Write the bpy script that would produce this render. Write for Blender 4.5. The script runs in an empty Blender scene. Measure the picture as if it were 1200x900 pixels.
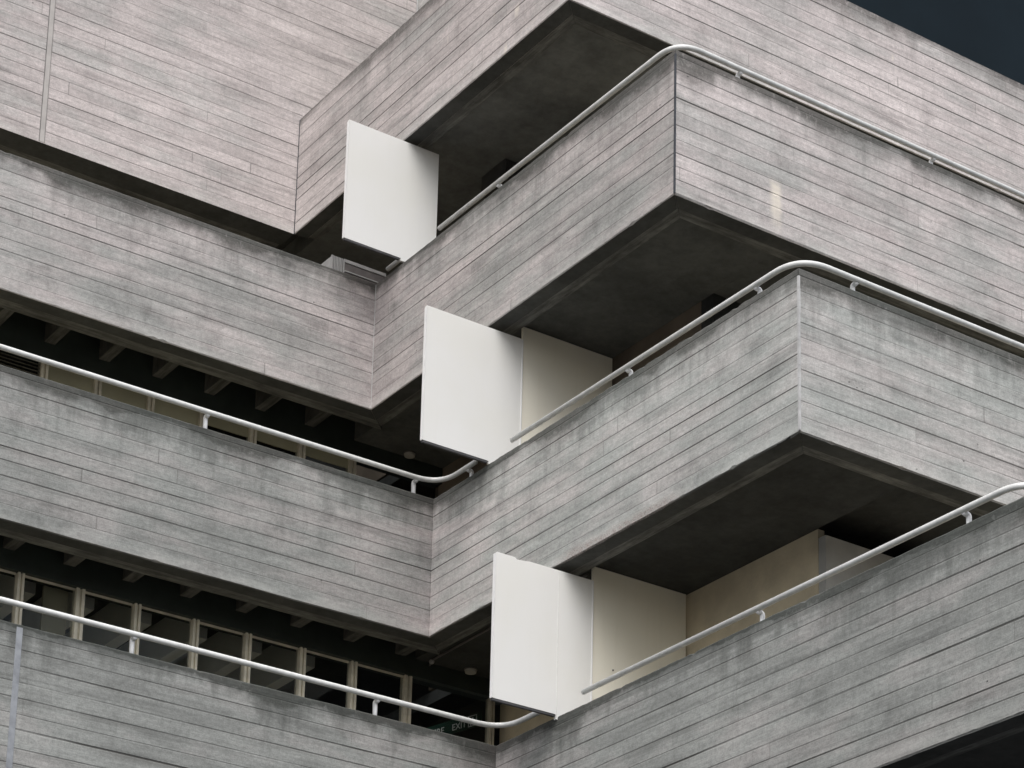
import bpy, bmesh, math, random
from mathutils import Vector, Matrix
random.seed(7)
S = bpy.context.scene
COL = S.collection

# ------------------------------------------------------------------ helpers
def obj(name, bm, mat, parent=None, label=None, smooth=False, under=None):
    """link bm (built in world coordinates) as one mesh object, parented at parent's base"""
    bmesh.ops.recalc_face_normals(bm, faces=bm.faces)
    if parent is not None:
        w = parent.location.copy() if parent.parent is None else parent.location + parent.parent.location
        bm.transform(Matrix.Translation(-w))
    me = bpy.data.meshes.new(name)
    bm.to_mesh(me); bm.free()
    if smooth:
        for p in me.polygons: p.use_smooth = True
    me.materials.append(mat)
    o = bpy.data.objects.new(name, me); COL.objects.link(o)
    if parent is not None: o.parent = parent
    if label: o['label'] = label
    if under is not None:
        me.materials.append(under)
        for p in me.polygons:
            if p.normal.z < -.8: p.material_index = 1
    return o

def thing(name, label, cat, loc, group=None):
    o = bpy.data.objects.new(name, None); COL.objects.link(o)
    o.location = Vector(loc); o.empty_display_size = .2
    o['label'] = label; o['category'] = cat
    if group: o['group'] = group
    return o

def tag(o, label, cat, group=None):
    o['label'] = label; o['category'] = cat
    if group: o['group'] = group
    return o

def box(bm, x0, x1, y0, y1, z0, z1, bev=0):
    vs = [bm.verts.new((x, y, z)) for x in (x0, x1) for y in (y0, y1) for z in (z0, z1)]
    fs = [bm.faces.new([vs[i] for i in q]) for q in
          ((0,1,3,2),(4,6,7,5),(0,4,5,1),(2,3,7,6),(0,2,6,4),(1,5,7,3))]
    if bev:
        es = set(e for f in fs for e in f.edges)
        bmesh.ops.bevel(bm, geom=list(es), offset=bev, segments=2, affect='EDGES', profile=.6)
    return bm

def B(*a, bev=0):
    return box(bmesh.new(), *a, bev=bev)

def prism(poly, y0, y1):
    """polygon in X,Z extruded along Y"""
    bm = bmesh.new()
    a = [bm.verts.new((x, y0, z)) for x, z in poly]; b = [bm.verts.new((x, y1, z)) for x, z in poly]
    bm.faces.new(a); bm.faces.new(b[::-1])
    for i in range(len(a)):
        j = (i+1) % len(a); bm.faces.new((a[i], a[j], b[j], b[i]))
    return bm

def band(axis, face, u0, u1, m0, m1, t, zb, zt, seed, rough=.0018, d0=0., step=.06):
    """long cast wall.  axis 'x': runs along X, outer face Y=face, depth +Y.  axis 'y': runs along Y,
    outer face X=face, depth +X.  m0/m1: how u shifts per metre of depth at the ends (mitre)."""
    r = random.Random(seed)
    bm = bmesh.new()
    n = max(2, int(abs(u1-u0)/step)); prev = None
    jb = jt = 0
    for i in range(n+1):
        s = i/n
        jb = .6*jb + r.gauss(0, rough*.6); jt = .6*jt + r.gauss(0, rough*.6)
        cb = .010 + abs(r.gauss(0, rough)) + (r.random() < .012)*.014*(rough > .001)
        ct = .010 + abs(r.gauss(0, rough)) + (r.random() < .015)*.016*(rough > .001)
        prof = [(0, zb+cb+jb), (cb*.8, zb+jb*.5), (t-.01, zb), (t, zb+.01), (t, zt-.012), (t-.012, zt), (ct*.8, zt+jt*.5), (0, zt-ct+jt)]
        ring = []
        for dd, z in prof:
            uu = (u0+m0*(dd+d0))*(1-s) + (u1+m1*(dd+d0))*s
            ring.append(bm.verts.new((uu, face+d0+dd, z) if axis == 'x' else (face+d0+dd, uu, z)))
        if prev:
            for k in range(8):
                bm.faces.new((prev[k], prev[(k+1) % 8], ring[(k+1) % 8], ring[k]))
        else: bm.faces.new(ring)
        prev = ring
    bm.faces.new(prev[::-1])
    return bm

def tube(bm, pts, r, seg=14, cap=True):
    pts = [Vector(p) for p in pts]; prev = None; up = None
    for i, p in enumerate(pts):
        t = (pts[min(i+1, len(pts)-1)] - pts[max(i-1, 0)]).normalized()
        if up is None:
            up = Vector((0,0,1)) if abs(t.z) < .9 else Vector((1,0,0))
        a = t.cross(up).normalized(); b = a.cross(t).normalized(); up = b
        ring = [bm.verts.new(p + r*(math.cos(k*2*math.pi/seg)*a + math.sin(k*2*math.pi/seg)*b)) for k in range(seg)]
        if prev:
            for k in range(seg): bm.faces.new((prev[k], prev[(k+1) % seg], ring[(k+1) % seg], ring[k]))
        elif cap: bm.faces.new(ring[::-1])
        prev = ring
    if cap: bm.faces.new(prev)
    return bm

def fillet(p, c, q, r, n=10):
    """points from p via rounded corner c to q"""
    p, c, q = Vector(p), Vector(c), Vector(q)
    d0 = (p-c).normalized(); d1 = (q-c).normalized()
    a = c + d0*r; b = c + d1*r
    out = [p]
    for i in range(n+1):
        t = i/n
        out.append(a*(1-t)**2 + c*2*t*(1-t) + b*t*t)
    return out + [q]

# ------------------------------------------------------------------ materials
class N:
    """tiny node-graph builder"""
    def __init__(s, name):
        s.m = bpy.data.materials.new(name); s.m.use_nodes = True
        s.t = s.m.node_tree; s.bsdf = s.t.nodes['Principled BSDF']; s.out = s.t.nodes['Material Output']
    def link(s, a, b): s.t.links.new(a, b)
    def new(s, ty, **kw):
        n = s.t.nodes.new(ty)
        for k, v in kw.items(): setattr(n, k, v)
        return n
    def put(s, sock, v):
        if hasattr(v, 'is_output'): s.link(v, sock)
        elif v is not None: sock.default_value = v
    def math(s, op, a, b=None, c=None, clamp=False):
        n = s.new('ShaderNodeMath', operation=op, use_clamp=clamp)
        s.put(n.inputs[0], a)
        if b is not None: s.put(n.inputs[1], b)
        if c is not None: s.put(n.inputs[2], c)
        return n.outputs[0]
    def vec(s, x=0., y=0., z=0.):
        n = s.new('ShaderNodeCombineXYZ')
        for i, v in enumerate((x, y, z)): s.put(n.inputs[i], v)
        return n.outputs[0]
    def noise(s, v, scale=1., detail=3., rough=.55, dim='3D'):
        n = s.new('ShaderNodeTexNoise', noise_dimensions=dim)
        s.put(n.inputs['W' if dim == '1D' else 'Vector'], v)
        n.inputs['Scale'].default_value = scale; n.inputs['Detail'].default_value = detail
        n.inputs['Roughness'].default_value = rough
        return n.outputs[0]
    def white(s, v, dim='1D'):
        n = s.new('ShaderNodeTexWhiteNoise', noise_dimensions=dim)
        s.put(n.inputs['W' if dim == '1D' else 'Vector'], v)
        return n.outputs['Value']
    def ramp(s, v, a, b, c=0., d=1., ease=True):
        n = s.new('ShaderNodeMapRange', interpolation_type='SMOOTHSTEP' if ease else 'LINEAR')
        s.put(n.inputs[0], v)
        for i, q in enumerate((a, b, c, d)): s.put(n.inputs[i+1], q)
        return n.outputs[0]
    def mix(s, f, a, b, mode='MIX'):
        n = s.new('ShaderNodeMix', data_type='RGBA', blend_type=mode)
        s.put(n.inputs['Factor'], f)
        for k, v in ((6, a), (7, b)):
            if isinstance(v, tuple) and len(v) == 3: v = v+(1,)
            s.put(n.inputs[k], v)
        return n.outputs[2]
    def pos(s):
        g = s.new('ShaderNodeNewGeometry'); x = s.new('ShaderNodeSeparateXYZ')
        s.link(g.outputs['Position'], x.inputs[0]); return x.outputs
    def bump(s, h, dist, strength=1.):
        n = s.new('ShaderNodeBump'); n.inputs['Distance'].default_value = dist; n.inputs['Strength'].default_value = strength
        s.link(h, n.inputs['Height']); s.link(n.outputs[0], s.bsdf.inputs['Normal'])
    def col(s, c, rough=.85):
        if isinstance(c, tuple): c = c+(1,)
        s.put(s.bsdf.inputs['Base Color'], c); s.put(s.bsdf.inputs['Roughness'], rough)
        return s.m

def concrete(name, axis, base, ztop, zbot, seed, pink=.4, top_dirt=.6, dirt_depth=.35, corner=None,
             line=1., runs=(), joint_len=4.6, erode=None, flecks=0., lipk=.45, band_dark=0., blotch=1.):
    """board-marked concrete: horizontal board lines, grain, per-board tone, run-off dirt from the top"""
    n = N(name); M = n.math
    P = n.pos(); u = P[0] if axis == 'x' else P[1]; z = P[2]
    v = M('SUBTRACT', z, zbot)
    h = .152
    warp = n.noise(M('ADD', M('MULTIPLY', v, 2.3), seed*3.1), 1., 1., dim='1D')
    wav = n.noise(n.vec(M('MULTIPLY', u, .7), M('MULTIPLY', v, 3.), seed), 1., 2.)
    vw = M('ADD', v, M('ADD', M('MULTIPLY', M('SUBTRACT', warp, .5), .07), M('MULTIPLY', M('SUBTRACT', wav, .5), .009)))
    rowf = M('DIVIDE', vw, h)
    row = M('FLOOR', rowf); fr = M('FRACT', rowf)
    dist = M('MULTIPLY', M('MINIMUM', fr, M('SUBTRACT', 1., fr)), h)
    bid = M('FLOOR', M('ADD', rowf, .5))
    rs = n.white(M('ADD', bid, seed*17.3+.37))
    st = n.ramp(rs, .02, 1., .30, 1., False)
    brk = n.noise(n.vec(M('MULTIPLY', u, .55), M('MULTIPLY', bid, 7.7), seed), 1., 3., .6)
    st2 = M('MULTIPLY', st, n.ramp(brk, .30, .58, .35, 1.1))
    lw = M('ADD', .0034, M('MULTIPLY', st, .0046))
    lmask = M('MULTIPLY', n.ramp(dist, M('MULTIPLY', lw, .35), M('MULTIPLY', lw, 1.5), 1., 0.), st2)
    # gradual darkening of each board towards the line above it
    lip = M('MULTIPLY', n.ramp(fr, .45, 1., 0., 1.), M('MULTIPLY', st2, n.ramp(brk, .35, .7, .0, .5)))
    # boards along the row and their butt joints
    off = n.white(M('ADD', row, seed*5.9+.11))
    bu = M('ADD', M('DIVIDE', u, joint_len), M('MULTIPLY', off, 9.))
    cell = M('FLOOR', bu); bf = M('FRACT', bu)
    tone = n.white(n.vec(M('ADD', row, .3), M('ADD', cell, .6), seed), '3D')
    tone_b = n.white(n.vec(M('ADD', row, 31.3), M('ADD', cell, 4.6), seed), '3D')
    jd = M('MULTIPLY', M('MINIMUM', bf, M('SUBTRACT', 1., bf)), joint_len)
    jmask = M('MULTIPLY', n.ramp(jd, .003, .012, 1., 0.), n.ramp(tone_b, .5, .98, 0., .6))
    # textures
    grain = n.noise(n.vec(M('MULTIPLY', u, 1.1), M('MULTIPLY', vw, 62.), M('MULTIPLY', row, 3.3)), 1., 4., .65)
    mott = n.noise(n.vec(M('MULTIPLY', u, .95), M('MULTIPLY', v, 2.5), seed+.5), 1., 7., .62)
    mott2 = n.noise(n.vec(M('MULTIPLY', u, 2.3), M('MULTIPLY', vw, 9.), seed+9.), 1., 6., .7)
    big = n.noise(n.vec(M('MULTIPLY', u, .35), M('MULTIPLY', v, .6), seed+4.), 1., 3.)
    streak = n.noise(n.vec(M('MULTIPLY', u, 8.), M('MULTIPLY', v, .8), seed+2.), 1., 5., .65)
    fstreak = n.noise(n.vec(M('MULTIPLY', u, 26.), M('MULTIPLY', v, 1.6), seed+3.), 1., 4., .65)
    fine = n.noise(n.vec(M('MULTIPLY', u, 70.), M('MULTIPLY', v, 70.), seed), 1., 4., .7)
    # value
    val = M('MULTIPLY', n.ramp(mott, .25, .75, 1-.17*blotch, 1+.14*blotch), n.ramp(mott2, .2, .8, .82, 1.16))
    val = M('MULTIPLY', val, n.ramp(tone, 0., 1., .93, 1.07, False))
    val = M('MULTIPLY', val, n.ramp(grain, .2, .8, .88, 1.1))
    val = M('MULTIPLY', val, n.ramp(fstreak, .25, .75, .97, 1.03))
    val = M('MULTIPLY', val, n.ramp(fine, .2, .8, .80, 1.17))
    grit = n.noise(n.vec(M('MULTIPLY', u, 19.), M('MULTIPLY', v, 24.), seed+33.), 1., 6., .75)
    val = M('MULTIPLY', val, n.ramp(grit, .3, .7, .84, 1.15))
    val = M('MULTIPLY', val, n.ramp(grit, .60, .72, 1., .80))
    val = M('MULTIPLY', val, n.ramp(big, .3, .7, .93, 1.07))
    blot = n.noise(n.vec(M('MULTIPLY', u, 2.4), M('MULTIPLY', v, 1.5), seed+21.), 1., 8., .68)
    val = M('MULTIPLY', val, n.ramp(blot, .50, .72, 1.0, 1-.24*blotch))
    sm = n.noise(n.vec(M('MULTIPLY', u, .6), M('MULTIPLY', vw, 10.), seed+27.), 1., 5., .6)
    val = M('MULTIPLY', val, n.ramp(sm, .50, .74, 1.0, .70))
    # hue: pinkish where sheltered, grey-green where weathered
    pk = M('ADD', M('MULTIPLY', n.ramp(mott, .35, .65, -.28, .28), 1.), M('MULTIPLY', M('SUBTRACT', tone_b, .5), .2))
    pk = M('ADD', pk, pink)
    if corner is not None:
        sh = M('POWER', 2.718, M('MULTIPLY', M('ABSOLUTE', M('SUBTRACT', u, corner)), -1.15))
        pk = M('ADD', pk, M('MULTIPLY', sh, .55))
    pk = M('MULTIPLY', pk, 1., clamp=True)
    hue = n.mix(pk, (.972, 1.005, .97), (1.068, .972, .957))
    # run-off dirt from the top edge
    tt = M('SUBTRACT', ztop, z)
    reach = M('MULTIPLY', dirt_depth, M('ADD', .55, M('MULTIPLY', n.ramp(streak, .3, .75, 0., 1.), .75)))
    patch = n.ramp(n.noise(n.vec(M('MULTIPLY', u, .85), seed*2.3, M('MULTIPLY', v, .4)), 1., 4., .6), .34, .62, .30, 1.25)
    reach = M('MULTIPLY', reach, patch)
    dm = n.ramp(M('ADD', M('DIVIDE', tt, reach), M('MULTIPLY', M('SUBTRACT', mott2, .5), 1.5)), .0, 1.5, 1., 0.)
    dm = M('MULTIPLY', dm, n.ramp(mott2, .3, .65, .5, 1.))
    dm2 = M('MULTIPLY', M('MULTIPLY', n.ramp(streak, .52, .75, 0., .42), n.ramp(tt, .1, 1.4, 1., .1)), n.ramp(patch, .3, 1.2, .5, 1.2))
    dm = M('MULTIPLY', M('MAXIMUM', dm, dm2), top_dirt, clamp=True)
    em = n.noise(n.vec(M('MULTIPLY', u, 14.), M('MULTIPLY', v, 9.), seed+13.), 1., 6., .7)
    ew = M('MULTIPLY', n.ramp(mott, .25, .7, .07, .24), M('MULTIPLY', n.ramp(big, .3, .7, .6, 1.3), patch))
    dm = M('MAXIMUM', dm, M('MULTIPLY', n.ramp(M('ADD', M('DIVIDE', tt, ew), M('MULTIPLY', M('SUBTRACT', em, .5), 1.1)), .0, 1.7, 1., 0.), M('MULTIPLY', n.ramp(em, .28, .55, .55, 1.3), min(1.3, top_dirt*1.3))))
    if band_dark:
        dm = M('MAXIMUM', dm, M('MULTIPLY', n.ramp(tt, .135, .16, 1., 0.), M('MULTIPLY', n.ramp(mott2, .2, .7, .6, 1.), band_dark)))
    # pale drip edge along the bottom
    pale = M('MULTIPLY', n.ramp(v, .03, .14, 1., 0.), n.ramp(mott2, .35, .65, .05, .35))
    c = n.mix(1., (base,)*3, hue, 'MULTIPLY')
    vv = n.new('ShaderNodeCombineColor'); [n.link(val, vv.inputs[i]) for i in range(3)]
    c = n.mix(1., c, vv.outputs[0], 'MULTIPLY')
    c = n.mix(pale, c, (base*1.25, base*1.27, base*1.2))
    c = n.mix(M('MULTIPLY', dm, .97, clamp=True), c, n.mix(1., c, (.27, .28, .27), 'MULTIPLY'))
    c = n.mix(M('MULTIPLY', lip, lipk), c, (base*.5, base*.49, base*.46))
    c = n.mix(M('MULTIPLY', lmask, .88*line), c, (base*.16, base*.155, base*.145))
    c = n.mix(jmask, c, (base*.35, base*.34, base*.32))
    if flecks:
        fl = n.noise(n.vec(M('MULTIPLY', u, 2.6), M('MULTIPLY', v, 1.7), seed+41.), 1., 9., .72)
        c = n.mix(M('MULTIPLY', n.ramp(fl, .64, .73, 0., 1.), flecks), c, (base*1.75, base*1.75, base*1.68))
    if erode:
        inside = M('MULTIPLY', n.ramp(u, erode[0]-.3, erode[0]+.1, 0., 1.), n.ramp(u, erode[1]-.1, erode[1]+.3, 1., 0.))
        ek = M('MULTIPLY', n.ramp(M('ADD', v, M('MULTIPLY', M('SUBTRACT', mott2, .5), .12)), .05, .13, 1., 0.), inside)
        ec = n.mix(n.ramp(fine, .4, .62, 0., 1.), (.16, .135, .125), (.46, .39, .36))
        c = n.mix(M('MULTIPLY', ek, M('MULTIPLY', n.ramp(grit, .35, .6, .1, 1.), .75)), c, ec)
    # blow holes
    vo = n.new('ShaderNodeTexVoronoi', voronoi_dimensions='3D'); vo.inputs['Scale'].default_value = 1.
    n.link(n.vec(M('MULTIPLY', u, 5.), M('MULTIPLY', v, 5.), seed), vo.inputs['Vector'])
    hole = M('MULTIPLY', n.ramp(vo.outputs['Distance'], .03, .06, 1., 0.), n.ramp(mott, .5, .56, 0., 1.))
    c = n.mix(M('MULTIPLY', hole, .7), c, (base*.2, base*.2, base*.19))
    # white salt runs:  (u, top z, half width, length, strength)
    for (ru, rz, rw, rl, rk) in runs:
        wob = M('MULTIPLY', M('SUBTRACT', n.noise(n.vec(M('MULTIPLY', u, 3.), M('MULTIPLY', v, 5.), seed), 1., 4.), .5), rw*1.5)
        du = M('ABSOLUTE', M('ADD', M('SUBTRACT', u, ru), wob))
        dz = M('SUBTRACT', rz, z)
        k = M('MULTIPLY', n.ramp(M('ADD', du, M('MULTIPLY', M('SUBTRACT', grit, .5), rw*.9)), rw*.35, rw*1.2, 1., 0.), M('MULTIPLY', n.ramp(dz, -.03, .10, 0., 1.), n.ramp(dz, rl*.35, rl, 1., 0.)))
        k = M('MULTIPLY', k, n.ramp(mott2, .3, .6, .45*rk, rk))
        c = n.mix(k, c, (.78, .72, .63))
    # relief
    hgt = M('ADD', M('MULTIPLY', tone, .5), M('MULTIPLY', grain, .22))
    hgt = M('ADD', hgt, M('MULTIPLY', fine, .18))
    hgt = M('SUBTRACT', hgt, M('MULTIPLY', M('MAXIMUM', lmask, M('MULTIPLY', jmask, .6)), 1.2))
    hgt = M('SUBTRACT', hgt, M('MULTIPLY', hole, 1.))
    n.bump(hgt, .006, .8)
    n.bsdf.inputs['Specular IOR Level'].default_value = .25
    return n.col(c, .9)

def plain(name, c, rough=.6, var=.12, scale=3., bump=0., spec=.4, metal=0., c2=None):
    n = N(name); P = n.pos(); v = n.vec(P[0], P[1], P[2])
    k = n.noise(v, scale, 6., .6)
    a = tuple(x*(1-var) for x in c); b = tuple(min(1., x*(1+var)) for x in (c2 or c))
    col = n.mix(n.ramp(k, .3, .7, 0., 1.), a, b)
    if bump: n.bump(n.noise(v, scale*14, 4.), bump)
    n.bsdf.inputs['Specular IOR Level'].default_value = spec; n.bsdf.inputs['Metallic'].default_value = metal
    return n.col(col, rough)

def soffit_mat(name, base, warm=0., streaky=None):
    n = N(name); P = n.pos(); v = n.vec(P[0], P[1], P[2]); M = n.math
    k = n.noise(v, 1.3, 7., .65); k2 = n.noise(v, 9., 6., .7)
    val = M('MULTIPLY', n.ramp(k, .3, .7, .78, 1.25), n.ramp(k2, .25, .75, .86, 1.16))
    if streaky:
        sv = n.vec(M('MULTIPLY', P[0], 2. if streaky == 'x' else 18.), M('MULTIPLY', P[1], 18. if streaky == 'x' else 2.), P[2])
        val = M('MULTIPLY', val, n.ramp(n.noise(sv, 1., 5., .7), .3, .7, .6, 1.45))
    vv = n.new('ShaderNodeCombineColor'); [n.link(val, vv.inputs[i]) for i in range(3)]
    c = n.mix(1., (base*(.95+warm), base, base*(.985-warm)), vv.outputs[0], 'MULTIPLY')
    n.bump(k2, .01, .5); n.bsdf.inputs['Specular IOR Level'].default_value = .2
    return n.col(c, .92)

def glass_mat(name):
    n = N(name)
    tr = n.new('ShaderNodeBsdfTransparent'); tr.inputs[0].default_value = (.82, .83, .83, 1)
    gl = n.new('ShaderNodeBsdfGlossy'); gl.inputs['Roughness'].default_value = .02; gl.inputs[0].default_value = (.9, .95, .93, 1)
    fr = n.new('ShaderNodeFresnel'); fr.inputs['IOR'].default_value = 1.45
    mx = n.new('ShaderNodeMixShader')
    n.link(n.math('MULTIPLY', fr.outputs[0], .3), mx.inputs[0]); n.link(tr.outputs[0], mx.inputs[1]); n.link(gl.outputs[0], mx.inputs[2])
    n.link(mx.outputs[0], n.out.inputs[0]); return n.m

def painted_board(name, base, dirt, seed, tint=(1., 1., 1.)):
    """white painted sheet: slight yellowing and rain streaks"""
    n = N(name); P = n.pos(); M = n.math
    k = n.noise(n.vec(M('MULTIPLY', P[0], 1.4), M('MULTIPLY', P[2], 1.1), seed), 1., 4., .5)
    s = n.noise(n.vec(M('MULTIPLY', P[0], 14.), M('MULTIPLY', P[2], .7), seed), 1., 5., .6)
    f = n.noise(n.vec(M('MULTIPLY', P[0], 60.), M('MULTIPLY', P[2], 60.), seed), 1., 3.)
    c = n.mix(n.ramp(k, .35, .7, 0., .5), (base, base, base*.985), (base*.96, base*.955, base*.9))
    c = n.mix(M('MULTIPLY', n.ramp(s, .5, .8, 0., 1.), dirt), c, (base*.72, base*.69, base*.6))
    sp = n.noise(n.vec(M('MULTIPLY', P[0], 22.), M('MULTIPLY', P[2], 22.), seed+5.), 1., 3.)
    c = n.mix(n.ramp(sp, .74, .8, 0., dirt), c, (base*.5, base*.46, base*.38))
    c = n.mix(1., c, tint, 'MULTIPLY')
    n.bump(f, .002, .3); n.bsdf.inputs['Specular IOR Level'].default_value = .3
    return n.col(c, .5)

# ------------------------------------------------------------------ levels (metres)
ZB = [6.4327, 3.2234, 0.0, -3.3486]
ZT = [8.0453, 4.8173, 1.6, -1.5885]
A_ = [3.4075, 1.3889, 0.0, -1.3244]
C_ = [-2.3258, -4.1384, -5.9194, -8.5163]
T = .197            # wall thickness seen from below
XW = 1.6            # inner wall, behind every terrace
GL = [4.40, 2.39, .88, -.50]   # glazing line of the storey below level k
FAR = 26.

m_under_c = soffit_mat('shaded_underside_concrete', .075)  # dark tone for down-facing wall faces: underside shade put into the colour
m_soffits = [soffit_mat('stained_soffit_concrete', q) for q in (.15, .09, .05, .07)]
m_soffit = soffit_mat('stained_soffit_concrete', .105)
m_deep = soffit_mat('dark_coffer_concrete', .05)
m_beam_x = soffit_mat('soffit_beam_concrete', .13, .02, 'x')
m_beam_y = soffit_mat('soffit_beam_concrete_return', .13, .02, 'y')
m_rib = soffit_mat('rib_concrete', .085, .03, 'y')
m_joint_dark = plain('dark_sealant', (.055, .06, .07), .6, .25, 8)
m_joint_pale = plain('pale_sealant', (.5, .5, .5), .6, .15, 8)
m_joint_mid = plain('grey_sealant', (.27, .285, .31), .6, .2, 8)
m_rail = plain('white_rail_paint', (.72, .73, .72), .34, .10, 9, spec=.5)
m_bracket = plain('white_bracket_paint', (.82, .83, .84), .45, .04, 6)
m_mull = plain('cream_frame_paint', (.74, .70, .58), .45, .14, 5)
m_mull_d = plain('darker_cream_frame_paint', (.55, .51, .41), .5, .2, 5)  # deeper cream than the other frame paint
m_head = plain('dark_green_frame_paint', (.035, .045, .04), .5, .2, 3)
m_glass = glass_mat('window_glass')
m_olive = plain('olive_cream_infill', (.30, .285, .195), .55, .12, 1.5)
m_louvre = plain('dark_louvre_metal', (.12, .11, .08), .5, .2, 5)
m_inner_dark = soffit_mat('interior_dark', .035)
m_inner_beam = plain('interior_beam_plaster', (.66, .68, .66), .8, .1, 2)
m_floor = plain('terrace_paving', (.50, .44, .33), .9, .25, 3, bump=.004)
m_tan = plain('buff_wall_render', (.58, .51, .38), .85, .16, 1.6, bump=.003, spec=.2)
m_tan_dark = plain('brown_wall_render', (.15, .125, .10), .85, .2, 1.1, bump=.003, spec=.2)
m_partition = plain('pale_partition_paint', (.42, .42, .41), .7, .1, 3)
m_dark_clad = plain('slate_blue_cladding', (.008, .0155, .022), .75, .12, .7, spec=.12)
m_metal = plain('grey_vent_metal', (.34, .34, .34), .5, .12, 6)
m_metal_d = plain('dark_vent_metal', (.13, .12, .12), .5, .2, 6)
m_disc = plain('grey_lamp_glass', (.42, .41, .38), .6, .1, 9)
BOXP = (1.245, .636, ZB[0]+.098)
m_box = plain('dark_box_metal', (.055, .055, .055), .55, .2, 6)
m_black = plain('black_screw', (.02, .02, .02), .6, .1, 9)
m_panel_edge = plain('white_edge_paint', (.84, .84, .84), .45, .03, 6)
m_under = plain('grey_lower_edge', (.07, .07, .075), .7, .2, 6)

PINK = [.92, .66, .27, .14]
# ------------------------------------------------------------------ terraces
LBL = ['top concrete balcony band, cut by the top of the photo, under the dark cladding',
       'second concrete balcony band from the top, with a white salt stain near its corner',
       'third concrete balcony band from the top, with a pale sealant strip on its corner',
       'lowest concrete balcony band, crossing the bottom right below the brown wall']
base_A = [.52, .45, .345, .32]; base_B = [.47, .43, .47, .335]; base_C = [.575, .53, .47, .33]
terr = []
for k in range(4):
    zb, zt, a, c = ZB[k], ZT[k], A_[k], C_[k]
    t = thing('concrete_balcony', LBL[k], 'balcony', (0, a if k else c, zb), 'board marked concrete balcony bands')
    terr.append(t)
    runsB = [(-1.36, 6.93, .045, .20, .8), (-1.16, 6.55, .035, .17, .7), (.02, 7.33, .02, .14, .55), (-.92, 7.10, .02, .1, .5), (-1.9,7.3,.03,.3,.5)] if k == 0 else \
            []
    runsC = [(1.27, 3.84, .085, .66, 1.)] if k == 1 else \
            [(4.6, 7.62, .02, .12, .8), (6.1, 7.0, .02, .1, .5)] if k == 0 else []
    dirt = [.62, .9, 1., 1.][k]
    if k:
        mA = concrete('board_marked_concrete', 'x', base_A[k], zt, zb, 11.+k, PINK[k]-.12, dirt, .34, 0., lipk=[.4, .4, .6, .75][k], flecks=[0, .1, .5, .3][k], line=[0,.8,.95,1.][k], blotch=[0,1.2,1.1,1.][k])
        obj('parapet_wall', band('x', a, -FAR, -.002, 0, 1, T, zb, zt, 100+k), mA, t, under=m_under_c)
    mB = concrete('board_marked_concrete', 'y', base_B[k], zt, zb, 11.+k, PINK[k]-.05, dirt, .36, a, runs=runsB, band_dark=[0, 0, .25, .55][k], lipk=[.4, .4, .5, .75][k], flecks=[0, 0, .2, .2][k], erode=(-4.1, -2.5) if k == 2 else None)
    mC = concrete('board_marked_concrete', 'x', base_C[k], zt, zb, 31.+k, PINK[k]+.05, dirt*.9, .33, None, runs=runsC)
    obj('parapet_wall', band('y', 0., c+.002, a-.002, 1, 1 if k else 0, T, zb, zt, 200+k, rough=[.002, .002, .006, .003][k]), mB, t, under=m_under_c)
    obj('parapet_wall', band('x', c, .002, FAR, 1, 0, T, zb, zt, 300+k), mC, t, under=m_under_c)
    # soffit beams just inside the walls, a touch higher
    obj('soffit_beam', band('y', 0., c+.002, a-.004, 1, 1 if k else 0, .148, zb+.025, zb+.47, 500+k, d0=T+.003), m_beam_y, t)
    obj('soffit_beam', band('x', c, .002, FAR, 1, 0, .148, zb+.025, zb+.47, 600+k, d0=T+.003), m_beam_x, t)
    if k:
        obj('soffit_beam', band('x', a, -FAR, -.004, 0, 1, .21, zb+.025, zb+.47, 400+k, d0=T+.003), m_beam_x, t)
    g = GL[k]
    ya = a+.415 if k else a+.3
    # flat soffit at the corner, coffered soffit along the wing and front
    y_lo = c+.352
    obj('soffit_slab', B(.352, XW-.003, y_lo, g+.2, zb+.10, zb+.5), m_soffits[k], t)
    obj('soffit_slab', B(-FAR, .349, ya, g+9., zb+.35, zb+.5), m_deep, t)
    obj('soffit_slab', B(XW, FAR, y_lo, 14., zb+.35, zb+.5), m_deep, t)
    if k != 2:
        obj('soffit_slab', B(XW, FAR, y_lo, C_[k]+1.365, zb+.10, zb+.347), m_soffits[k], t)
    obj('paving', B(.36, FAR, y_lo, y_lo+6, zb+.504, zb+.53), m_floor, t)
    obj('paving', B(-FAR, .35, ya, g+9, zb+.504, zb+.53), m_floor, t)
    if k in (1, 2):
        x = -3.56 if k == 1 else -3.80
        pitch = .66
        xs = [x+pitch*i for i in range(-9, 7)]
        for xr in xs:
            if xr < .25:
                obj('soffit_rib', B(xr-.065, xr+.065, ya+.004, g-.004, zb+.10, zb+.347, bev=.008), m_rib, t)
    # corner sealant
    if k == 1:
        obj('corner_joint', B(-.004, .012, c-.004, c+.012, zb+.012, zt-.05), m_joint_dark, t)
        obj('corner_joint', B(-.004, .004, a-.006, a+.004, zb+.01, zt-.02), m_joint_pale, t)
    if k == 2:
        bm = bmesh.new()
        for i in range(12):
            z0 = zb+.02+i*.125
            w = .017+random.uniform(-.002, .003)
            box(bm, -.004-random.uniform(0, .002), w, c-.004-random.uniform(0, .002), c+w, z0, z0+.1245)
        obj('corner_joint', bm, m_joint_pale, t)
    if k == 0:
        obj('corner_joint', B(-.006, .02, a-.012, a-.003, zb+.005, zt-.02), m_joint_dark, t)
        obj('corner_joint', B(-.005, .02, c-.005, c+.02, zb+.01, zt-.02), m_joint_mid, t)
    if k == 3:
        obj('expansion_joint', B(-5.205, -5.145, a-.004, a+.02, zb+.01, zt-.03), m_joint_mid, t)

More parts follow.
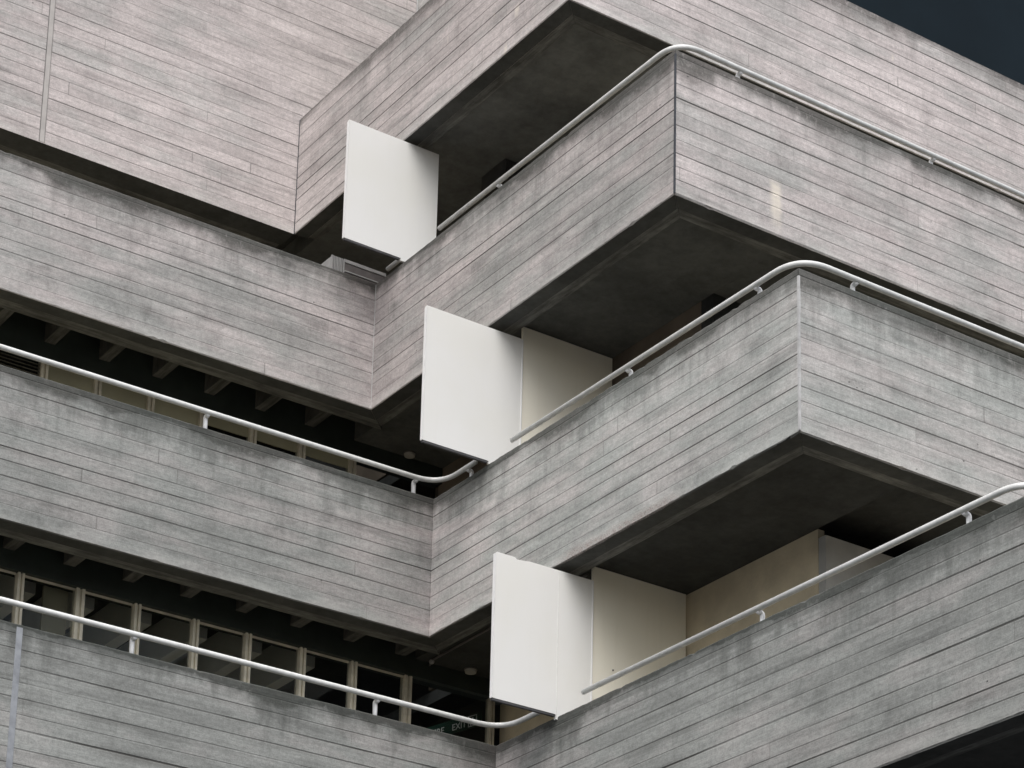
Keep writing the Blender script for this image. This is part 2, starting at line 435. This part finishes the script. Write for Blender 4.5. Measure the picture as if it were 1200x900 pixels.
# ------------------------------------------------------------------ tower wall rising above the top balcony
t = thing('tower_wall', 'tall pale pinkish board marked concrete wall filling the top left corner', 'wall', (0, A_[0], ZB[0]))
m_tow = concrete('board_marked_concrete_tower', 'x', .52, 24., ZB[0], 47., .85, .15, .3, 0., line=.72, joint_len=5.5, blotch=.6)
zb = ZB[0]
bm = prism([(-FAR, zb), (-.006, zb), (-.006, zb+.5), (XW+.06, zb+.5), (XW+.06, 24), (-FAR, 24)], A_[0], A_[0]+.32)
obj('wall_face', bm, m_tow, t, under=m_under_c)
m_tow2 = concrete('board_marked_concrete_return', 'y', .44, 24., ZB[0], 48., .4, .2, .3, None)
obj('return_wall', B(XW+.06, XW+.3, C_[0]+1.57, A_[0]-.003, zb+.53, 24.), m_tow2, t)
obj('corner_joint', B(XW+.045, XW+.057, A_[0]-.012, A_[0]-.003, zb+.6, 23.9), m_joint_pale, t)
bm = B(-3.425, -3.37, A_[0]-.003, A_[0]+.01, zb+.012, 23.9)
jo = obj('expansion_joint', bm, plain('tower_joint_filler', (.47, .445, .43), .85, .1, 5), t)
obj('joint_edge', B(-3.437, -3.4255, A_[0]-.003, A_[0]+.01, zb+.012, 23.9), plain('tower_joint_shadow_gap', (.2, .19, .185), .85, .2, 5), jo)
obj('joint_edge', B(-3.3695, -3.360, A_[0]-.003, A_[0]+.01, zb+.012, 23.9), plain('tower_joint_gap', (.27, .255, .245), .85, .2, 5), jo)
obj('soffit_beam', B(-FAR, -.01, A_[0]+.324, A_[0]+.54, zb+.02, zb+.34), m_beam_x, t)

# dark cladding set back behind the top balcony
o = obj('clad_wall', B(XW+.31, FAR, C_[0]+1.57, C_[0]+1.9, zb+.54, 24.), m_dark_clad)
tag(o, 'smooth dark slate blue wall behind the top balcony in the upper right corner', 'wall')

# ------------------------------------------------------------------ inner walls of each storey (below level k)
WL = ['dark inner wall behind the top opening, right of the topmost white screen',
      'dark brown inner wall behind the second balcony opening, right of the middle white screen',
      'buff brown inner wall behind the lowest opening, right of the lowest white screen']
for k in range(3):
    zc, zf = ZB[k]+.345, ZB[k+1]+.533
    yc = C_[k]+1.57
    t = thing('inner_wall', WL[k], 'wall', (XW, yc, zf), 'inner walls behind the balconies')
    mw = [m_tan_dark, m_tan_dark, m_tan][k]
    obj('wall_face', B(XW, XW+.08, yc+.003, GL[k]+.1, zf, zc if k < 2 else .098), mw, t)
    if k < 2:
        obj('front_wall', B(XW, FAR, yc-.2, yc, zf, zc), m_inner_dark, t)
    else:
        pass
o = obj('partition_wall', B(XW+.002, 9., C_[2]+1.57-.1, C_[2]+1.57, ZB[3]+.533, .0), m_partition)
tag(o, 'pale grey low partition wall at the right end of the buff wall under black opening', 'wall')
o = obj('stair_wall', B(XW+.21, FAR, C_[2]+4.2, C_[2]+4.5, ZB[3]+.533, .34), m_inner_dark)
tag(o, 'dark wall inside the black opening above the pale partition', 'wall')

# ------------------------------------------------------------------ glazed walls
def mullion(x, y, z0, z1, w=.085, double=True):
    bm = bmesh.new()
    if double:
        box(bm, x-w/2, x-w/2+w*.36, y-.045, y+.05, z0, z1)
        box(bm, x+w/2-w*.36, x+w/2, y-.045, y+.05, z0, z1)
        box(bm, x-w/2+w*.37, x+w/2-w*.37, y-.02, y+.04, z0, z1)
    else:
        box(bm, x-w/2, x+w/2, y-.04, y+.04, z0, z1)
    return bm

# storey under the third level: clear glass
g, zf, zh = GL[2], ZB[3]+.535, ZB[2]-.10
t = thing('glazed_wall', 'cream framed clear glass wall behind the lowest handrail at lower left', 'window', (-2, g, zf), 'glazed walls behind the balconies')
xs = [-4.30-.66*i for i in range(12, 0, -1)] + [-4.296, -3.643, -2.998, -2.324, -1.701, -1.039, -.401, .288]
obj('header', B(-FAR, XW-.01, g-.06, g+.12, zh, ZB[2]+.347), m_head, t)
for i, x in enumerate(xs):
    obj('mullion', mullion(x, g, zf, zh-.003, .095 if abs(x-.288) < .01 or abs(x+3.643) < .01 else .072), m_mull if x < .2 else m_mull_d, t)
for x0, x1 in zip(xs[:-1], xs[1:]):
    obj('pane', B(x0+.05, x1-.05, g+.0, g+.008, zf, zh-.004), m_glass, t)
    obj('pane_trim', B(x0+.05, x1-.05, g-.012, g-.004, zh-.03, zh-.004), m_mull_d, t)
obj('mullion', mullion(.785, g, zf, zf+1.95, .03, False), m_mull, t)
obj('mullion', mullion(1.40, g, zf, zh-.003, .06, True), m_mull_d, t)
obj('pane', B(.345, 1.36, g+.002, g+.01, zf, zh-.004), m_glass, t)
bm = B(-3.95, -3.72, g+.10, g+.12, zf, zh-.01); box(bm, -3.99, -3.955, g+.09, g+.125, zf, zh-.01)
obj('blind', bm, plain('cream_blind', (.30, .28, .20), .8, .1, 2), t)
# interior beams behind the glass
t2 = thing('ceiling_beam_row', 'pale ceiling beams seen through the glass behind the lowest handrail', 'ceiling beams', (-2, g+1, .0))
for x in [-.75-.66*i for i in range(10)]:
    obj('beam', B(x-.06, x+.08, g+.35, g+5.5, ZB[2]-.12, ZB[2]+.345), m_inner_beam, t2)
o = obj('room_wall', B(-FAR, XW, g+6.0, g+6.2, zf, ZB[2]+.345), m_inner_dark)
tag(o, 'dark rear wall of the room behind the glass at lower left', 'wall')

# storey under the second level: olive infill panels
g, zf, zh = GL[1], ZB[2]+.535, ZB[1]-.10
t = thing('glazed_wall', 'strip of olive cream panels and mullions behind the upper left handrail', 'window', (-2, g, zf), 'glazed walls behind the balconies')
xs = [-3.584-.66*i for i in range(12, 0, -1)] + [-3.584, -2.94, -2.285, -1.628, -.975, -.328, .36]
obj('header', B(-FAR, XW-.01, g-.06, g+.12, zh, ZB[1]+.347), m_head, t)
for x in xs:
    obj('mullion', mullion(x, g, zf, zh-.003, .085), m_mull_d, t)
for x0, x1 in zip(xs[:-1], xs[1:]):
    if abs(x1+3.584) < .01:
        bm = bmesh.new(); z = zf+1.0
        while z < zh-.04:
            y = g-.02
            v = [bm.verts.new(p) for p in ((x0+.045, y, z), (x1-.045, y, z), (x1-.045, y+.04, z+.03), (x0+.045, y+.04, z+.03),
                                            (x0+.045, y, z+.006), (x1-.045, y, z+.006), (x1-.045, y+.04, z+.036), (x0+.045, y+.04, z+.036))]
            for q in ((0,1,2,3), (7,6,5,4), (0,4,5,1), (3,2,6,7), (0,3,7,4), (1,5,6,2)): bm.faces.new([v[i] for i in q])
            z += .042
        obj('louvre', bm, m_louvre, t)
        continue
    lo = zf if x0 < -1.7 else ZB[1]-.248
    obj('infill_panel', B(x0+.046, x1-.046, g, g+.02, lo, zh-.004), m_olive, t)
    if lo > zf:
        obj('pane', B(x0+.046, x1-.046, g+.004, g+.012, zf, lo-.004), m_glass, t)
obj('pane', B(.41, XW-.02, g+.004, g+.012, zf, zh-.004), m_glass, t)
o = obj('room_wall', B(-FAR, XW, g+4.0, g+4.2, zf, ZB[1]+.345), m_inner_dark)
tag(o, 'dark rear wall of the room behind the olive panels', 'wall')
# top storey: plain dark rear wall under the tower
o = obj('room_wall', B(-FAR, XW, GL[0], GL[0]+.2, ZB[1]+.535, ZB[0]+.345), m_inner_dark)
tag(o, 'black recess wall in the narrow gap beneath the tower wall', 'wall')
# base storey
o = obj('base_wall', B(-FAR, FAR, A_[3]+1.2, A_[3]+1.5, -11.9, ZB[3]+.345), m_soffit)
tag(o, 'dark concrete base wall below the lowest balcony', 'wall')

# ------------------------------------------------------------------ white screens
def screen(label, y, x0, xj, x1, zlo, zhi, zin, zfl, notch=None, seam=None, ztop_par=None, seed=1.):
    t = thing('white_screen', label, 'screen', (x0, y, zlo), 'white painted screens between the balconies')
    m = painted_board('white_screen_paint', .81, .05, seed); m2 = painted_board('cream_screen_paint', .87, .12, seed+3, (1., .965, .86))
    th = .032
    if notch:
        nx, nd, nw = notch
        poly = [(x0, zlo), (-.02, zlo), (-.02, zlo-.05), (xj, zlo-.05), (xj, zhi), (nx+nw, zhi), (nx+nw*.7, zhi-.008), (nx, zhi-nd), (nx-.03, zhi), (x0+.015, zhi), (x0, zhi-.015)]
    else:
        poly = [(x0, zlo), (-.012, zlo), (-.012, zlo-.03), (xj, zlo-.03), (xj, zhi), (x0, zhi)]
    op = obj('outer_panel', prism(poly, y, y+th), m, t)
    bm = bmesh.new()
    box(bm, x0-.006, x0-.001, y-.004, y+th+.004, zlo, zhi-.016)
    obj('edge_trim', bm, m_panel_edge, op)
    obj('lower_edge', B(x0+.004, -.03, y+.002, y+th, zlo-.024, zlo-.001), m_under, op)
    if seam is not None:
        obj('seam', B(seam-.003, seam+.003, y-.0022, y+.004, zlo-.02, zhi-.01), plain('seam_filler', (.70, .70, .68), .6, .1, 9), op)
    if x1:
        ip = obj('inner_panel', B(xj+.014, x1, y+.006, y+.006+th, zfl, zin), m2, t)
        obj('post', B(xj+.001, xj+.013, y-.006, y+.05, zfl, zhi-.002), m_panel_edge, t)
        bm = bmesh.new()
        for dx, dz in ((.27, .62), (.36, .60)):
            if bm.faces: obj('screw', bm, m_black, ip); bm = bmesh.new()
            bmesh.ops.create_cone(bm, cap_ends=True, segments=10, radius1=.008, radius2=.008, depth=.008,
                matrix=Matrix.Translation((xj+dx, y+.003, zlo+dz)) @ Matrix.Rotation(math.pi/2, 4, 'X'))
        if seed == 3.:
            obj('screw', bm, m_black, ip); bm = bmesh.new()
            bmesh.ops.create_cone(bm, cap_ends=True, segments=12, radius1=.02, radius2=.02, depth=.01,
                matrix=Matrix.Translation((1.29, y+.002, -.79)) @ Matrix.Rotation(math.pi/2, 4, 'X'))
        obj('screw', bm, m_black, ip)
    return t

screen('topmost white screen, a single blank board beside the top opening', .84, -.765, .452, None, 4.885, 6.385, 6.5, ZB[1]+.55, seed=1.)
screen('middle white screen of two boards, the outer one blank and seamless', -1.07, -.835, .374, 1.575, 1.62, 3.15, 3.305, ZB[2]+.55, seed=2.)
screen('lowest white screen, with a notched top edge and a faint vertical seam', -2.375, -.768, .392, 1.575, -1.572, -.068, .090, ZB[3]+.55, notch=(-.52, .018, .15), seam=-.016, seed=3.)

# ------------------------------------------------------------------ handrails
RR, RH, RI = .0278, .20, .115
def bracket(p, d, zt):
    """post set inside the wall top with a short arm out to the rail; d points from post to rail"""
    p = Vector(p); d = Vector(d)
    post = p - d*.06
    bm = bmesh.new()
    h = zt+RH-.03
    up = Vector((post.x, post.y, 0))
    pts = [(post.x, post.y, zt-.06), (post.x, post.y, h-.02)]
    for a in (25, 50, 75): pts.append(tuple(up + d*(.022*(1-math.cos(math.radians(a)))) + Vector((0, 0, h-.02+.022*math.sin(math.radians(a))))))
    pts += [tuple(up + d*.035 + Vector((0, 0, h+.001))), tuple(Vector((p.x, p.y, h+.010)))]
    tube(bm, pts, .024, 12)
    return bm
def handrail(label, path, posts, zt):
    t = thing('handrail', label, 'handrail', path[0], 'white tubular handrails on the balcony walls')
    bm = bmesh.new(); tube(bm, path, RR, 18)
    obj('rail', bm, m_rail, t, smooth=True)
    for p, d in posts:
        obj('bracket', bracket(p, d, zt), m_bracket, t, smooth=True)
    return t
def zr(k): return ZT[k]+RH
OUTX, OUTY = (-1, 0, 0), (0, -1, 0)
# level 1
z = zr(1); y1 = C_[1]+RI
handrail('topmost handrail, turning the corner of the second balcony band', fillet((RI, .245, z), (RI, y1, z), (FAR-1, y1, z), .30),
         [((RI, y, z), OUTX) for y in (-.9,)] + [((x, y1, z), OUTY) for x in (.93, 3.56, 6.2, 8.8)], ZT[1])
handrail('short handrail stub in the recess below the topmost white screen', [(RI, 1.33, z), (RI, 1.0, z), (RI, .88, z)], [], ZT[1])
# level 2
z = zr(2); y2 = C_[2]+RI; ya = A_[2]+.03
handrail('handrail bending round the corner of the third balcony band', fillet((RI, -1.30, z), (RI, y2, z), (FAR-1, y2, z), .34),
         [((RI, y, z), OUTX) for y in (-3.255, -5.19)] + [((x, y2, z), OUTY) for x in (.80, 3.45, 6.1)], ZT[2])
handrail('upper left handrail in front of the olive panels, curling up beside the middle screen', fillet((-FAR+1, ya, z), (RI-.02, ya, z), (RI-.02, -.66, z), .34),
         [((x, ya, z), OUTY) for x in (-5.3, -2.735, -.2)] + [((RI-.02, -.5, z), OUTX)], ZT[2])
# level 3
z = zr(3); ya = A_[3]+.03
handrail('lower right handrail along the lowest balcony band past the buff wall', fillet((RI, -2.63, z), (RI, C_[3]+RI, z), (FAR-1, C_[3]+RI, z), .24),
         [((RI, y, z), OUTX) for y in (-5.21, -7.75)] + [((2., C_[3]+RI, z), OUTY)], ZT[3])
handrail('lower left handrail in front of the clear glass wall, curling up beside the lowest screen', fillet((-FAR+1, ya, z), (RI-.02, ya, z), (RI-.02, -1.96, z), .34),
         [((x, ya, z), OUTY) for x in (-6.6, -4.02, -1.375)], ZT[3])

# ------------------------------------------------------------------ small fittings
def disc(name, label, p, r):
    t = thing(name, label, 'ceiling light', p)
    bm = bmesh.new(); bmesh.ops.create_cone(bm, cap_ends=True, segments=28, radius1=r, radius2=r*1.1, depth=.04, matrix=Matrix.Translation((p[0], p[1], p[2]-.021)))
    obj('lamp_glass', bm, m_disc, t)
    bm = bmesh.new(); bmesh.ops.create_cone(bm, cap_ends=True, segments=28, radius1=r*1.2, radius2=r*1.2, depth=.012, matrix=Matrix.Translation((p[0], p[1], p[2]-.0065)))
    obj('base_ring', bm, m_metal_d, t)
disc('ceiling_light', 'round grey ceiling light left of the middle white screen', (1.057, 2.226, ZB[1]+.099), .062)
disc('ceiling_light', 'round grey ceiling light left of the lowest white screen', (1.005, .70, ZB[2]+.099), .062)

t = thing('conduit_pipe', 'thin conduit pipe with a small box under the third balcony band', 'pipe', (.48, .7, .07))
bm = bmesh.new(); tube(bm, [(.46, -2.2, .075), (.485, .68, .075), (.56, .86, .075)], .012, 8); obj('pipe', bm, m_metal_d, t)
bm = bmesh.new(); bmesh.ops.create_uvsphere(bm, u_segments=12, v_segments=8, radius=.03, matrix=Matrix.Translation((.485, .69, .06))); obj('junction_box', bm, m_metal, t)

t = thing('service_box', 'dark rectangular box under the soffit behind the top opening', 'service box', BOXP)
obj('casing', B(BOXP[0], BOXP[0]+.34, BOXP[1], BOXP[1]+.5, BOXP[2]-.26, BOXP[2], bev=.008), m_box, t)
obj('lid', B(BOXP[0]+.03, BOXP[0]+.31, BOXP[1]-.012, BOXP[1]-.002, BOXP[2]-.23, BOXP[2]-.03), m_box, t)

# vent box on the second balcony
t = thing('vent_box', 'small grey metal vent box behind the wing wall below the topmost screen', 'vent', (-.2, 1.9, 4.8))
bm = bmesh.new(); box(bm, -.314, -.302, 1.889, 1.91, 4.7, 5.325); box(bm, -.150, -.139, 1.889, 1.91, 4.7, 5.325)
for i in range(7): box(bm, -.298+i*.0205, -.287+i*.0205, 1.895, 1.912, 4.7, 5.325)
obj('grille', bm, m_metal, t)
obj('side_panel', B(-.314, -.306, 1.914, 2.25, 4.7, 5.31), m_metal, t)
bm = B(-.136, .43, 1.893, 1.903, 4.7, 5.28); obj('front_plate', bm, m_metal_d, t)
bm = B(-.136, .43, 1.886, 1.91, 5.284, 5.325); box(bm, -.136, .43, 1.884, 1.892, 5.165, 5.18); obj('trim', bm, m_metal, t)

# exit sign hung behind the glass door
t = thing('exit_sign', 'small green fire exit sign with white letters behind the lower left glass', 'sign', (1.235, 1.34, -.33))
d = Vector((.2, -.82, 0)).normalized()
ang = math.atan2(d.y, d.x)
R_ = Matrix.Translation((1.235, 1.34, -.33)) @ Matrix.Rotation(ang, 4, 'Z')
bm = B(-.43, .40, .0, .012, -.075, .085); bm.transform(R_)
obj('sign_board', bm, plain('sign_green', (.012, .045, .033), .4, .05, 5), t)
m_let = plain('sign_white', (.85, .88, .86), .5, .05, 5)
for word, wx in (('FIRE', -.16), ('EXIT', .18)):
    cu = bpy.data.curves.new('lettering', 'FONT'); cu.body = word; cu.size = .108; cu.align_x = 'RIGHT'; cu.extrude = .002
    tmp = bpy.data.objects.new('lettering', cu); COL.objects.link(tmp)
    dg = bpy.context.evaluated_depsgraph_get()
    me = bpy.data.meshes.new_from_object(tmp.evaluated_get(dg)); bpy.data.objects.remove(tmp)
    bm = bmesh.new(); bm.from_mesh(me)
    bm.transform(R_ @ Matrix.Translation((wx, -.003, -.045)) @ Matrix.Rotation(math.pi/2, 4, 'X'))
    obj('lettering', bm, m_let, t)
bm = bmesh.new()
for q in ((.205, .215, -.06, .07), (.325, .335, -.06, .07), (.215, .325, .06, .07), (.215, .325, -.06, -.05)):
    box(bm, q[0], q[1], -.004, -.001, q[2], q[3])
box(bm, .265, .28, -.004, -.001, .02, .045); box(bm, .25, .275, -.004, -.001, -.02, .018)
box(bm, .235, .252, -.004, -.001, -.045, -.022); box(bm, .276, .305, -.004, -.001, -.005, .006); box(bm, .274, .29, -.004, -.001, -.045, -.02)
bm.transform(R_); obj('pictogram', bm, m_let, t)

# ------------------------------------------------------------------ ground
o = obj('ground', B(-400, 400, -400, 400, -12.4, -11.9), plain('asphalt', (.055, .055, .055), .9, .2, .6))
o['kind'] = 'structure'

# ------------------------------------------------------------------ camera, light, view
cam = bpy.data.cameras.new('camera'); co = bpy.data.objects.new('camera', cam); COL.objects.link(co)
co.location = (-13.5605, -21.4054, -10.3087); co.rotation_euler = (1.8348, -.0315, -.5761)
cam.sensor_width = 36; cam.lens = 3005.41/1200*36
cam.shift_x = (600-498.475)/1200; cam.shift_y = (1117.092-450)/1200
cam.clip_start = .1; cam.clip_end = 2000
S.camera = co

w = bpy.data.worlds.new('World'); S.world = w; w.use_nodes = True
nt = w.node_tree; bg = nt.nodes['Background']
sky = nt.nodes.new('ShaderNodeTexSky'); sky.sky_type = 'NISHITA'; sky.sun_disc = False
EL, AZ = math.radians(52), math.radians(222)     # sun behind the camera, high
sky.sun_elevation = EL; sky.sun_rotation = AZ
sky.air_density = 1.0; sky.dust_density = 4.; sky.ozone_density = 1.
hs = nt.nodes.new('ShaderNodeHueSaturation'); hs.inputs['Saturation'].default_value = .36
nt.links.new(sky.outputs[0], hs.inputs['Color']); nt.links.new(hs.outputs[0], bg.inputs['Color'])
bg.inputs['Strength'].default_value = .12
su = bpy.data.lights.new('sun', 'SUN'); so = bpy.data.objects.new('sun', su); COL.objects.link(so)
su.energy = 1.1; su.angle = math.radians(50); su.color = (1., .985, .965)
dirv = Vector((math.sin(AZ)*math.cos(EL), math.cos(AZ)*math.cos(EL), math.sin(EL)))
so.rotation_euler = dirv.to_track_quat('Z', 'Y').to_euler(); so.location = (-20, -25, 30)
S.view_settings.view_transform = 'Standard'; S.view_settings.look = 'None'
S.view_settings.exposure = .58; S.view_settings.gamma = 1.
S.view_settings.use_curve_mapping = False
try:
    S.cycles.max_bounces = 10; S.cycles.diffuse_bounces = 5; S.cycles.use_denoising = True
except Exception: pass
